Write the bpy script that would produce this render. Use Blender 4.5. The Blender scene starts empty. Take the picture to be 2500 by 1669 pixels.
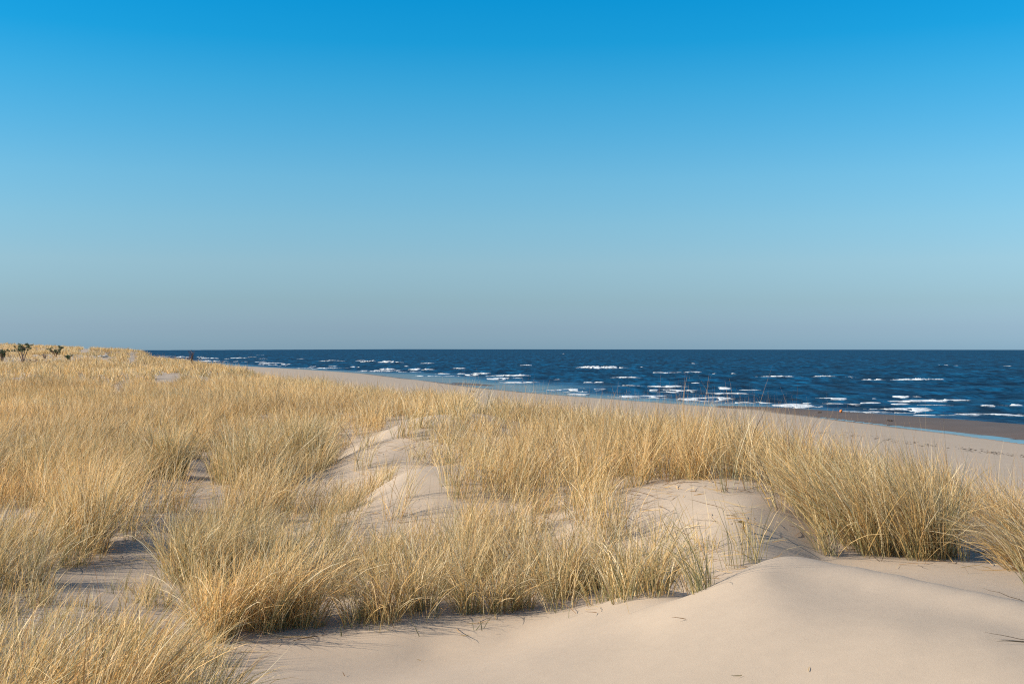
import bpy, math
import numpy as np
from mathutils import Vector

R = math.radians
sc = bpy.context.scene
rng = np.random.default_rng(7)

# ------------------------------------------------------------------ camera
EYE = 6.0                       # metres above the water
FPX = 2778.0                    # focal length in photograph pixels (40 mm lens)
CU, CV = 1250.0, 851.5          # principal column, horizon row
cam_d = bpy.data.cameras.new('camera')
cam_d.lens = 40.0
cam_d.sensor_width = 36.0
cam_d.clip_start = 0.05
cam_d.clip_end = 40000.0
cam = bpy.data.objects.new('camera', cam_d)
sc.collection.objects.link(cam)
cam.location = (0, 0, EYE)
cam.rotation_mode = 'XYZ'
cam.rotation_euler = (R(90 + 0.34), R(0.0), R(0))
cam.rotation_mode = 'QUATERNION'
from mathutils import Quaternion
cam.rotation_quaternion = cam.rotation_quaternion @ Quaternion((0, 0, 1), R(0.065))
sc.camera = cam

# ------------------------------------------------------------------ sky, sun, exposure
SUN_EL = 27.5
SUN_AZ = 260.0                  # compass style: 0 = +Y (view direction), clockwise; 250 = left and a little behind
sx = math.sin(R(SUN_AZ)) * math.cos(R(SUN_EL))
sy = math.cos(R(SUN_AZ)) * math.cos(R(SUN_EL))
sz = math.sin(R(SUN_EL))
SUN_DIR = Vector((sx, sy, sz))

world = bpy.data.worlds.new('World')
sc.world = world
world.use_nodes = True
wn, wl = world.node_tree.nodes, world.node_tree.links
wn.clear()
sky = wn.new('ShaderNodeTexSky')
sky.sky_type = 'NISHITA'
sky.sun_disc = False
sky.sun_elevation = R(SUN_EL)
sky.sun_rotation = R(SUN_AZ)
sky.altitude = 0
sky.air_density = 1.0
sky.dust_density = 0.4
sky.ozone_density = 4.0
bg = wn.new('ShaderNodeBackground')
bg.inputs['Strength'].default_value = 0.073
wo = wn.new('ShaderNodeOutputWorld')
# haze-free spring air: saturated blue at the top of the view, grey-blue towards the horizon
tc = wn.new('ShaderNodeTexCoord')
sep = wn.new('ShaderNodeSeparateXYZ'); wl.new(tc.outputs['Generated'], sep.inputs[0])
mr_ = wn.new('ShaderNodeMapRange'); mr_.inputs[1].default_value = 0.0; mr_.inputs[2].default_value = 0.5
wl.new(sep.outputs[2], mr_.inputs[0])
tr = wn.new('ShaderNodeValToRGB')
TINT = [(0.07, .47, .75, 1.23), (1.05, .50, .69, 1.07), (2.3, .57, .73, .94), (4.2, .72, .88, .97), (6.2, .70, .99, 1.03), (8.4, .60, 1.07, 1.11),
        (10.6, .41, 1.09, 1.18), (12.8, .235, 1.10, 1.24), (15, .07, 1.06, 1.29), (17.5, .02, 1.05, 1.34), (29, .55, 1.02, 1.20)]  # last stop: red added above the view to make shadows less blue
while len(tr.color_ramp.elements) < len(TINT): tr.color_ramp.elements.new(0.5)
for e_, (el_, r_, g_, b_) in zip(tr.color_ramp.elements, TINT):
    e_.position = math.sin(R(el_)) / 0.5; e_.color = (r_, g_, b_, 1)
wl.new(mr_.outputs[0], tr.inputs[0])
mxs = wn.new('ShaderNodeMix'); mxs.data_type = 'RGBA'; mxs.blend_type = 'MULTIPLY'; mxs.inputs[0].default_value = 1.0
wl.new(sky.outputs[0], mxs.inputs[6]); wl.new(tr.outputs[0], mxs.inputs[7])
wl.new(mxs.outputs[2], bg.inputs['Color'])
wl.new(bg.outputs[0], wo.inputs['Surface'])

sun_d = bpy.data.lights.new('sun', 'SUN')
sun_d.energy = 5.0
sun_d.angle = R(0.53)
sun_d.color = (1.0, 0.87, 0.70)
sun = bpy.data.objects.new('sun', sun_d)
sc.collection.objects.link(sun)
sun.rotation_mode = 'QUATERNION'
sun.rotation_quaternion = SUN_DIR.to_track_quat('Z', 'Y')
sun.location = (-20, -8, 20)

sc.view_settings.view_transform = 'Standard'
sc.view_settings.look = 'None'
sc.view_settings.exposure = 0.8
sc.view_settings.gamma = 1.0
sc.view_settings.use_curve_mapping = False
sc.render.engine = 'CYCLES'
sc.cycles.use_denoising = False
sc.cycles.filter_width = 1.15
sc.cycles.max_bounces = 6
sc.cycles.transparent_max_bounces = 8

# ------------------------------------------------------------------ helpers
def link(o, parent=None):
    sc.collection.objects.link(o)
    if parent is not None:
        o.parent = parent
    return o

def tag(o, label=None, cat=None, group=None, kind=None):
    if label: o['label'] = label
    if cat: o['category'] = cat
    if group: o['group'] = group
    if kind: o['kind'] = kind
    return o

def empty(name, loc):
    o = bpy.data.objects.new(name, None)
    o.location = loc
    o.empty_display_size = 0.1
    return link(o)

def fast_mesh(name, verts, faces, mat, smooth=False, attrs=None, parent=None, loc=None):
    """verts (N,3); faces: list of (n,k) int arrays. One mesh object."""
    verts = np.asarray(verts, np.float32)
    if loc is not None:
        verts = verts - np.asarray(loc, np.float32)
    me = bpy.data.meshes.new(name)
    if not isinstance(faces, (list, tuple)):
        faces = [faces]
    faces = [np.asarray(f, np.int32) for f in faces if len(f)]
    loops = np.concatenate([f.ravel() for f in faces])
    counts = np.concatenate([np.full(len(f), f.shape[1], np.int32) for f in faces])
    starts = np.concatenate([[0], np.cumsum(counts)[:-1]]).astype(np.int32)
    me.vertices.add(len(verts))
    me.vertices.foreach_set('co', verts.ravel())
    me.loops.add(len(loops))
    me.loops.foreach_set('vertex_index', loops)
    me.polygons.add(len(counts))
    me.polygons.foreach_set('loop_start', starts)
    me.update(calc_edges=True)
    me.polygons.foreach_set('use_smooth', np.full(len(counts), smooth, bool))
    for an, av in (attrs or {}).items():
        av = np.asarray(av, np.float32)
        if av.ndim == 1:
            a = me.attributes.new(an, 'FLOAT', 'POINT')
            a.data.foreach_set('value', av)
        else:
            a = me.attributes.new(an, 'FLOAT_COLOR', 'POINT')
            if av.shape[1] == 3:
                av = np.concatenate([av, np.ones((len(av), 1), np.float32)], 1)
            a.data.foreach_set('color', av.ravel())
    me.materials.append(mat)
    o = bpy.data.objects.new(name, me)
    if loc is not None and parent is None:
        o.location = loc
    return link(o, parent)

def vnoise(x, y, seed=0):
    """smooth value noise in about -1..1"""
    x = np.asarray(x, float); y = np.asarray(y, float)
    xi = np.floor(x); yi = np.floor(y)
    fx = x - xi; fy = y - yi
    fx = fx * fx * fx * (fx * (fx * 6 - 15) + 10); fy = fy * fy * fy * (fy * (fy * 6 - 15) + 10)
    def h(a, b):
        n = (a.astype(np.int64) * 374761393 + b.astype(np.int64) * 668265263 + seed * 1442695041) & 0xffffffff
        n = ((n ^ (n >> 13)) * 1274126177) & 0xffffffff
        n = n ^ (n >> 16)
        return (n & 0xffff) / 32767.5 - 1.0
    a = h(xi, yi); b = h(xi + 1, yi); c = h(xi, yi + 1); d = h(xi + 1, yi + 1)
    return (a * (1 - fx) + b * fx) * (1 - fy) + (c * (1 - fx) + d * fx) * fy

def fbm(x, y, oct=4, seed=0):
    s = 0; amp = 1; t = 0
    for i in range(oct):
        s = s + amp * vnoise(x * 2 ** i + 17.3 * i, y * 2 ** i - 9.1 * i, seed + i); t += amp; amp *= .5
    return s / t

def sstep(a, b, x):
    t = np.clip((x - a) / (b - a), 0, 1)
    return t * t * (3 - 2 * t)

# ------------------------------------------------------------------ terrain: dune ground, beach, sand bar
# surveyed ground points: (photograph column, row, distance in metres)
GP = [
 # near sand: falls away from the eye into a shallow hollow, higher on the right, its rim
 (1250,1669,5.75),(2500,1669,4.555),(2250,1669,4.757),(1900,1669,5.05),(1600,1669,5.32),(700,1669,6.4),(0,1669,6.3),(350,1669,6.5),(1050,1669,6.0),
 (1500,1507,6.92),(1400,1527,7.05),(1250,1548,7.45),(1050,1585,7.35),(850,1610,7.1),
 (1900,1480,5.95),(2200,1540,5.33),(2400,1540,5.23),(1600,1580,5.84),(1300,1610,6.2),
 (2250,1368,9.0),(2000,1360,9.0),(2400,1395,8.5),(2500,1425,8.0),
 # slope with bare sand and the big leaning tuft
 (1750,1300,9.05),(1830,1240,9.45),(1700,1195,10.5),(1550,1270,10.0),(1470,1262,10.2),(1960,1290,9.35),(1900,1330,8.95),(2250,1270,11.2),
 # front line of the grass
 (1640,1452,8.0),(1450,1462,8.1),(1200,1505,7.85),(1000,1508,7.85),(800,1535,7.8),(650,1558,7.6),(540,1605,7.2),
 (420,1452,8.6),(200,1480,8.0),(0,1500,7.8),
 # first sand ridge in the middle
 (1180,1160,12.6),(720,1360,10.0),(980,1290,10.9),(900,1140,14.6),
 (1300,1300,10.5),(1100,1370,9.8),(1250,1165,13.2),(1500,1120,14.0),(1250,1430,8.9),
 # second sand ridge and hollow
 (1150,1006,20.6),(600,1205,13.4),(830,1085,19.0),(930,1025,22.5),
 (450,1185,14.2),(480,1300,11.0),(300,1355,9.9),(370,1295,10.6),(200,1405,9.2),(20,1125,16.2),
 (600,1070,19.5),(450,1080,19.0),(250,1130,16.0),(100,1200,13.5),(0,1300,10.6),(150,1300,10.6),
 # field behind
 (0,1000,28),(250,1000,28),(500,980,33),(700,953,39),(600,932,52),(900,979,30.5),(1050,998,26.5),
 (1200,1032,22.3),(1350,1052,19),(1500,1060,17.5),(1700,1092,15.4),(1900,1132,14),(2100,1180,12.8),(2300,1235,12),(2500,1300,11),
 (290,950,44),(410,926,51),(0,912,60),(200,917,55),(400,907,64),(467,896,76),(540,907,66),
 (0,882,92),(150,888,84),(300,884,82),(320,873,95),(250,873,95),
 (0,854,128),(70,847,132),(160,852,130),(240,861,122),(300,870,118),(400,883,98),(-300,858,135),(-900,870,130),
 (60,850,200),(-200,848,240),(-600,845,300),(200,858,200),(140,852,175),
 # out of frame
 (-700,1500,7.5),(-900,1150,14),(-900,980,28),(-900,920,60),(3100,1600,4.5),(3300,1420,8),(2900,1330,9.5),
]
RIM = [(1580,1490,6.72),(1640,1470,6.66),(1700,1445,6.68),(1760,1416,6.75),(1820,1386,6.85),(1870,1366,6.93),(1910,1358,7.0),(1950,1358,7.0),(2000,1366,6.92),
       (2100,1383,6.72),(2200,1402,6.485),(2300,1424,6.235),(2400,1444,6.0),(2500,1466,5.765),(2650,1495,5.48)]
for u_, v_, y_ in RIM:
    GP.append((u_, v_, y_))
    zr = (v_ - CV) / FPX * y_
    k_ = min(1, max(0.25, (u_ - 1550) / 200))
    for dy_, dz_ in ((-.45, .02 * k_), (.40, .16 * k_), (.90, .27 * k_)):
        GP.append((u_, CV + (zr + dz_) * FPX / (y_ + dy_), y_ + dy_))
for u_, v_, y_, by_, bz_ in [(850,1265,11.4,1.1,.07),(920,1205,12.2,1.1,.10),(980,1155,12.9,1.2,.11),(1040,1138,13.2,1.2,.11),(1110,1136,13.2,1.2,.10),
                             (780,1160,15,1.5,.09),(850,1115,16.2,1.6,.13),(920,1062,17.6,1.7,.15),(1000,1028,18.8,1.8,.15),(1080,1012,19.8,1.8,.13)]:
    zr = (v_ - CV) / FPX * y_
    GP.append((u_, v_, y_)); GP.append((u_ - 12, CV + (zr + bz_) * FPX / (y_ + by_), y_ + by_))
gp = np.array(GP, float)
gx = (gp[:, 0] - CU) / FPX * gp[:, 2]
gy = gp[:, 2]
gz = EYE - (gp[:, 1] - CV) / FPX * gp[:, 2]
ex = np.array([(0, 0, 4.3), (-4, 0, 4.35), (4, 0, 4.4), (0, -2.8, 4.3), (-2, 3, 4.2), (2.5, 3, 4.45), (0, 4.2, 4.22), (-4, -2.5, 4.4), (4, -2.5, 4.4)])
gx = np.concatenate([gx, ex[:, 0]]); gy = np.concatenate([gy, ex[:, 1]]); gz = np.concatenate([gz, ex[:, 2]])

def warp(x, y):
    yy = np.maximum(y + 4.0, 0.9)
    return np.stack([1.6 * np.asarray(x) / yy, np.log(yy)], -1)

def tps(r2):
    return np.where(r2 > 1e-12, r2 * np.log(np.maximum(r2, 1e-12)), 0.0)

cp = warp(gx, gy)
n = len(cp)
K = tps(((cp[:, None] - cp[None]) ** 2).sum(-1)) + np.eye(n) * 6e-5
Pm = np.concatenate([np.ones((n, 1)), cp], 1)
A = np.zeros((n + 3, n + 3)); A[:n, :n] = K; A[:n, n:] = Pm; A[n:, :n] = Pm.T
sol = np.linalg.solve(A, np.concatenate([gz, np.zeros(3)]))

def dune_z(x, y):
    x = np.asarray(x, float); y = np.asarray(y, float)
    sh = x.shape
    q = warp(x.ravel(), y.ravel())
    out = np.empty(len(q))
    for i in range(0, len(q), 60000):
        c = q[i:i + 60000]
        out[i:i + 60000] = tps(((c[:, None] - cp[None]) ** 2).sum(-1)) @ sol[:n] + sol[n] + c @ sol[n + 1:]
    return np.clip(out, 2.2, 7.5).reshape(sh)

# seaward edge of the dune and the water line, as x over y
EDGE = np.array([(-6, 12.0), (4, 7.6), (11, 5.2), (14, 3.6), (17.5, 1.9), (22.5, 0.1), (31, -3.4), (40, -7.4), (52, -11.6),
                 (66, -16.4), (76, -20.6), (98, -29.0), (120, -39.0), (200, -71), (400, -152), (3000, -1200)], float)
SHORE = np.array([(-20, 70), (20, 54.0), (72, 32.5), (80, 31.4), (89, 29.3), (97, 27.6), (110, 24.6), (121, 19.6), (135, 12.2), (154, 2.9),
                  (174, -5.0), (195, -10.6), (230, -22), (268, -33.8), (303, -49), (340, -67), (372, -87), (450, -120), (700, -220), (3000, -1150)], float)

def edge_x(y): return np.interp(y, EDGE[:, 0], EDGE[:, 1])
def shore_x(y): return np.interp(y, SHORE[:, 0], SHORE[:, 1])

# sand bar and spit: (x, y, half length along shore, half width, height)
def bar_z(x, y):
    ys = np.array([60, 72, 84, 96, 106, 114, 122, 135.0])
    cxs = np.array([46.5, 42.0, 37.8, 33.6, 29.2, 25.4, 21.0, 15.0])      # centre line of the bar
    hw = np.array([9.5, 8.8, 7.8, 6.4, 4.8, 3.2, 2.0, 0.8])
    cx = np.interp(y, ys, cxs); w = np.interp(y, ys, hw)
    d = (x - cx) / w
    on = sstep(135, 112, y)
    return -0.5 + on * 0.72 * np.exp(-np.abs(d) ** 3 * 0.75)

def spit_z(x, y):
    d = ((x + 6.8 + 0.42 * (y - 192)) / 4.2) ** 2 + ((y - 192) / 17.0) ** 2
    return -0.4 + 0.5 * np.exp(-d * 0.9)

def ground_z(x, y):
    x = np.asarray(x, float); y = np.asarray(y, float)
    s = (shore_x(y) - x) * 0.92                 # metres inland of the water line
    beach = np.where(s > 0, 1.75 * (1 - np.exp(-s / 26.0)), np.maximum(s * 0.022, -2.0) - 0.02)
    beach = beach + 0.05 * vnoise(x * .09, y * .06, 5) * sstep(2, 12, s)
    beach = np.maximum(beach, np.maximum(bar_z(x, y), spit_z(x, y)) * np.where(s < 6, 1, 0) + np.where(s < 6, 0, -9))
    # keep a runnel of water between the beach and the bar
    d = dune_z(x, y)
    e = x - edge_x(y) + 0.9 * vnoise(y * .35, x * .05, 9)
    t = sstep(0.0, 7.0 + 0.03 * np.abs(y), e)
    z = d * (1 - t) + beach * t
    # small hummocks where grass binds the sand
    am = 0.05 * sstep(7.8, 11, y) * (1 - t)
    z = z + (1 - t) * sstep(50, 90, y) * .30 * fbm(x * .07, y * .05, 3, 63)
    z = z + am * fbm(x * 0.9, y * 0.9, 3, 21) + am * 0.02 * y * fbm(x * .22, y * .22, 2, 33)
    return z

def hit(u, v):
    """where the line of sight of a photograph pixel meets the ground"""
    ys = np.geomspace(3.5, 420, 900)
    xs = (u - CU) / FPX * ys
    zs = EYE - (v - CV) / FPX * ys
    g = ground_z(xs, ys)
    k = np.argmax(g > zs)
    if not (g > zs).any(): k = len(ys) - 1
    return xs[k], ys[k]

def material(name):
    m = bpy.data.materials.new(name); m.use_nodes = True
    nt = m.node_tree
    for nd in list(nt.nodes): nt.nodes.remove(nd)
    out = nt.nodes.new('ShaderNodeOutputMaterial')
    return m, nt.nodes, nt.links, out

def ramp(nodes, stops):
    r = nodes.new('ShaderNodeValToRGB')
    el = r.color_ramp.elements
    while len(el) < len(stops): el.new(0.5)
    for e, (p, c) in zip(el, stops):
        e.position = p; e.color = (*c, 1) if len(c) == 3 else c
    return r

def noise(nodes, links, coord, scale, detail=3, rough=.5):
    t = nodes.new('ShaderNodeTexNoise')
    t.inputs['Scale'].default_value = scale
    t.inputs['Detail'].default_value = detail
    t.inputs['Roughness'].default_value = rough
    if coord is not None: links.new(coord, t.inputs['Vector'])
    return t

def mixc(nodes, links, fac, a, b, mode='MIX'):
    m = nodes.new('ShaderNodeMix'); m.data_type = 'RGBA'; m.blend_type = mode
    def put(sock, v):
        if hasattr(v, 'is_linked') or hasattr(v, 'links'): links.new(v, sock)
        elif isinstance(v, (int, float)): sock.default_value = v
        else: sock.default_value = (*v, 1)
    put(m.inputs[0], fac); put(m.inputs[6], a); put(m.inputs[7], b)
    return m.outputs[2]

def sand_material():
    m, N, L, out = material('dune_sand')
    geo = N.new('ShaderNodeNewGeometry')
    pos = geo.outputs['Position']
    n1 = noise(N, L, pos, 0.7, 4)
    n2 = noise(N, L, pos, 9.0, 5, .6)
    n3 = noise(N, L, pos, 420.0, 2)
    r1 = ramp(N, [(0.3, (0.376, 0.307, 0.238)), (0.7, (0.400, 0.325, 0.252))]); L.new(n1.outputs[0], r1.inputs[0])
    r2 = ramp(N, [(0.3, (0.95, 0.95, 0.95)), (0.7, (1.0, 1.0, 1.0))]); L.new(n2.outputs[0], r2.inputs[0])
    c = mixc(N, L, 1.0, r1.outputs[0], r2.outputs[0], 'MULTIPLY')
    r3 = ramp(N, [(0.28, (0.62, 0.60, 0.58)), (0.45, (1, 1, 1)), (0.62, (1, 1, 1)), (0.78, (1.2, 1.2, 1.2))]); L.new(n3.outputs[0], r3.inputs[0])
    c = mixc(N, L, 0.55, c, r3.outputs[0], 'MULTIPLY')
    at = N.new('ShaderNodeAttribute'); at.attribute_name = 'wet'
    wn_ = noise(N, L, pos, 0.35, 4)
    wet = mixc(N, L, wn_.outputs[0], (0.088, 0.066, 0.052), (0.130, 0.098, 0.078))
    c = mixc(N, L, at.outputs['Fac'], c, wet)
    b = N.new('ShaderNodeBsdfPrincipled')
    L.new(c, b.inputs['Base Color'])
    mr = N.new('ShaderNodeMapRange'); mr.inputs[3].default_value = 0.95; mr.inputs[4].default_value = 0.62
    L.new(at.outputs['Fac'], mr.inputs[0]); L.new(mr.outputs[0], b.inputs['Roughness'])
    b.inputs['Specular IOR Level'].default_value = 0.15
    bp = N.new('ShaderNodeBump'); bp.inputs['Strength'].default_value = 0.35; bp.inputs['Distance'].default_value = 0.004
    L.new(n3.outputs[0], bp.inputs['Height'])
    bp2 = N.new('ShaderNodeBump'); bp2.inputs['Strength'].default_value = 0.10; bp2.inputs['Distance'].default_value = 0.02
    L.new(n2.outputs[0], bp2.inputs['Height']); L.new(bp.outputs[0], bp2.inputs['Normal'])
    L.new(bp2.outputs[0], b.inputs['Normal'])
    L.new(b.outputs[0], out.inputs[0])
    return m

M_SAND = sand_material()

def build_ground():
    # finer where it is near and in view; the sheet runs well past the frame on all sides
    a = np.concatenate([np.linspace(-1.5, -0.6, 30, endpoint=False), np.linspace(-0.6, 0.6, 420), np.linspace(0.6, 1.5, 31)[1:]])
    yy = np.concatenate([np.geomspace(1.0, 9.0, 60, endpoint=False), np.geomspace(9.0, 16.5, 170, endpoint=False),
                         np.geomspace(16.5, 90.0, 150, endpoint=False), np.geomspace(90, 420, 110, endpoint=False), np.geomspace(420, 2500, 30)])
    Yw, Aw = np.meshgrid(yy, a, indexing='ij')
    X = Aw * Yw; Y = Yw - 4.0
    Z = ground_z(X, Y)
    s = (shore_x(Y) - X) * 0.92
    wob = 1.2 * vnoise(X * .12, Y * .05, 3) + .5 * vnoise(X * .5, Y * .2, 4)
    wet = sstep(2.2, 0.4, s + wob) * sstep(-1e9, -1e9 + 1, s)
    nr, nc = X.shape
    idx = np.arange(nr * nc).reshape(nr, nc)
    q = np.stack([idx[:-1, :-1], idx[:-1, 1:], idx[1:, 1:], idx[1:, :-1]], -1).reshape(-1, 4)
    o = fast_mesh('ground', np.stack([X, Y, Z], -1).reshape(-1, 3), q, M_SAND, True, {'wet': wet.ravel()})
    tag(o, 'pale dune sand running down to the beach and water', None, None, 'structure')

build_ground()

# ------------------------------------------------------------------ sea
def water_material():
    m, N, L, out = material('sea_water')
    geo = N.new('ShaderNodeNewGeometry')
    at = N.new('ShaderNodeAttribute'); at.attribute_name = 'deep'
    mp = N.new('ShaderNodeMapping'); mp.inputs['Scale'].default_value = (0.55, 1.0, 1.0)
    L.new(geo.outputs['Position'], mp.inputs[0])
    n1 = noise(N, L, mp.outputs[0], 0.45, 3, .5)
    n2 = noise(N, L, mp.outputs[0], 0.16, 4, .6)
    mp2 = N.new('ShaderNodeMapping'); mp2.inputs['Scale'].default_value = (0.20, 0.028, 1.0)     # streaks painted in for the light and dark of wave faces
    L.new(geo.outputs['Position'], mp2.inputs[0])
    n3 = noise(N, L, mp2.outputs[0], 1.0, 6, .68)
    mp3 = N.new('ShaderNodeMapping'); mp3.inputs['Scale'].default_value = (0.55, 0.075, 1.0); L.new(geo.outputs['Position'], mp3.inputs[0])
    n4 = noise(N, L, mp3.outputs[0], 1.0, 4, .6)
    r3 = ramp(N, [(0.38, (0, 0, 0)), (0.64, (1, 1, 1))]); L.new(n3.outputs[0], r3.inputs[0])
    r4 = ramp(N, [(0.36, (.35, .35, .35)), (0.62, (1.25, 1.25, 1.25))]); L.new(n4.outputs[0], r4.inputs[0])
    c = mixc(N, L, r3.outputs[0], (0.0005, 0.018, 0.042), (0.001, 0.075, 0.165))  # wave shading put into the water colour: shaded tone, then lit tone
    c = mixc(N, L, 1.0, c, r4.outputs[0], 'MULTIPLY')
    c = mixc(N, L, at.outputs['Fac'], (0.022, 0.032, 0.040), c)
    # wind-roughened water shows mostly its painted colour, calm shallows mirror the low sky
    b = N.new('ShaderNodeBsdfDiffuse'); L.new(c, b.inputs['Color'])
    gl = N.new('ShaderNodeBsdfGlossy'); gl.inputs['Color'].default_value = (0.9, 0.95, 1.0, 1)
    q_ = N.new('ShaderNodeMapRange'); q_.inputs[3].default_value = .06; q_.inputs[4].default_value = .34
    L.new(at.outputs['Fac'], q_.inputs[0]); L.new(q_.outputs[0], gl.inputs['Roughness'])
    f_ = N.new('ShaderNodeMapRange'); f_.inputs[3].default_value = .62; f_.inputs[4].default_value = .10
    L.new(at.outputs['Fac'], f_.inputs[0])
    mx = N.new('ShaderNodeMixShader')
    L.new(f_.outputs[0], mx.inputs[0]); L.new(b.outputs[0], mx.inputs[1]); L.new(gl.outputs[0], mx.inputs[2])
    mul = N.new('ShaderNodeMath'); mul.operation = 'MULTIPLY_ADD'
    mul.inputs[1].default_value = 0.95; mul.inputs[2].default_value = 0.03
    L.new(at.outputs['Fac'], mul.inputs[0])
    bp = N.new('ShaderNodeBump'); bp.inputs['Distance'].default_value = 0.8
    L.new(mul.outputs[0], bp.inputs['Strength']); L.new(n1.outputs[0], bp.inputs['Height'])
    bp2 = N.new('ShaderNodeBump'); bp2.inputs['Distance'].default_value = 2.6
    L.new(mul.outputs[0], bp2.inputs['Strength']); L.new(n2.outputs[0], bp2.inputs['Height'])
    L.new(bp.outputs[0], bp2.inputs['Normal'])
    L.new(bp2.outputs[0], b.inputs['Normal']); L.new(bp2.outputs[0], gl.inputs['Normal'])
    L.new(mx.outputs[0], out.inputs[0])
    return m

M_SEA = water_material()

def deepness(x, y):
    s = x - shore_x(y)                 # metres seaward
    pool = sstep(158, 185, y) * sstep(300, 262, y)
    far = sstep(0.5 + 4 * pool, 15 + 15 * pool, s + (1.5 + 3 * pool) * vnoise(x * .06, y * .04, 61))
    lag = (bar_z(x, y) > -0.3) | ((x < np.interp(y, [60, 72, 96, 120], [44, 40, 32, 22])) & (y < 110))
    far = np.where(lag, np.minimum(far, .90 + .10 * sstep(95, 70, y)), far)
    return far

def swell(x, y):
    h = 0
    for (wl_, amp, dx, ph, sd) in ((15.0, .28, .10, .3, 71), (9.5, .19, -.12, 1.9, 72), (6.1, .085, .22, 4.0, 73), (3.7, .05, -.3, 2.2, 74), (24.0, .16, .02, 5.0, 75)):
        k = 2 * math.pi / wl_
        p = k * (y * math.cos(dx) + x * (math.sin(dx) + 0.05)) + ph + 2.4 * vnoise(x / wl_ * .13, y / wl_ * .5, sd)
        am = amp * (0.55 + 0.75 * vnoise(x / wl_ * .13 + 5, y / wl_ * .4, sd + 20))
        w = np.sin(p)
        h = h + am * (w + .35 * (w * w - .5))
    fade = np.clip(1.5 - np.log10(np.maximum(y, 30) / 60) * .5, .25, 1)
    return h * fade * .62

def sea_z(x, y):
    return swell(x, y) * (0.04 + 0.96 * deepness(x, y))

def build_sea():
    a = np.concatenate([np.linspace(-2.2, -0.55, 40, endpoint=False), np.linspace(-0.55, 0.55, 300), np.linspace(0.55, 2.2, 41)[1:]])
    yy = np.concatenate([np.geomspace(24, 420, 640, endpoint=False), np.geomspace(420, 1600, 110, endpoint=False), np.geomspace(1600, 12000, 24)])
    Y, Aw = np.meshgrid(yy, a, indexing='ij')
    X = Aw * Y
    D = deepness(X, Y)
    Z = sea_z(X, Y)
    nr, nc = X.shape
    idx = np.arange(nr * nc).reshape(nr, nc)
    q = np.stack([idx[:-1, :-1], idx[:-1, 1:], idx[1:, 1:], idx[1:, :-1]], -1)
    keep = ((X - shore_x(Y)) > -8)[:-1, :-1]
    o = fast_mesh('sea', np.stack([X, Y, Z], -1).reshape(-1, 3), q[keep], M_SEA, True, {'deep': D.ravel()})
    return tag(o, 'dark blue choppy sea stretching to the horizon', None, None, 'structure')

SEA = build_sea()

# ------------------------------------------------------------------ breaking waves (parts of the sea)
def foam_material():
    m, N, L, out = material('sea_foam')
    geo = N.new('ShaderNodeNewGeometry')
    n1 = noise(N, L, geo.outputs['Position'], 2.2, 4, .65)
    r = ramp(N, [(0.30, (0.34, 0.41, 0.46)), (0.62, (0.62, 0.65, 0.67))]); L.new(n1.outputs[0], r.inputs[0])
    b = N.new('ShaderNodeBsdfPrincipled')
    L.new(r.outputs[0], b.inputs['Base Color'])
    b.inputs['Roughness'].default_value = 0.8
    bp = N.new('ShaderNodeBump'); bp.inputs['Strength'].default_value = 0.7; bp.inputs['Distance'].default_value = 0.15
    L.new(n1.outputs[0], bp.inputs['Height']); L.new(bp.outputs[0], b.inputs['Normal'])
    # lacy towards its edges: water shows through the holes
    at = N.new('ShaderNodeAttribute'); at.attribute_name = 'solid'
    mp = N.new('ShaderNodeMapping'); mp.inputs['Scale'].default_value = (1.0, 1.0, 2.2); L.new(geo.outputs['Position'], mp.inputs[0])
    n2 = noise(N, L, mp.outputs[0], 1.5, 5, .7)
    ad = N.new('ShaderNodeMath'); ad.operation = 'ADD'
    L.new(at.outputs['Fac'], ad.inputs[0]); L.new(n2.outputs[0], ad.inputs[1])
    st = N.new('ShaderNodeMapRange'); st.inputs[1].default_value = 0.60; st.inputs[2].default_value = 0.92
    L.new(ad.outputs[0], st.inputs[0])
    tr_ = N.new('ShaderNodeBsdfTransparent')
    mx = N.new('ShaderNodeMixShader')
    L.new(st.outputs[0], mx.inputs[0]); L.new(tr_.outputs[0], mx.inputs[1]); L.new(b.outputs[0], mx.inputs[2])
    L.new(mx.outputs[0], out.inputs[0])
    return m

M_FOAM = foam_material()
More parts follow.
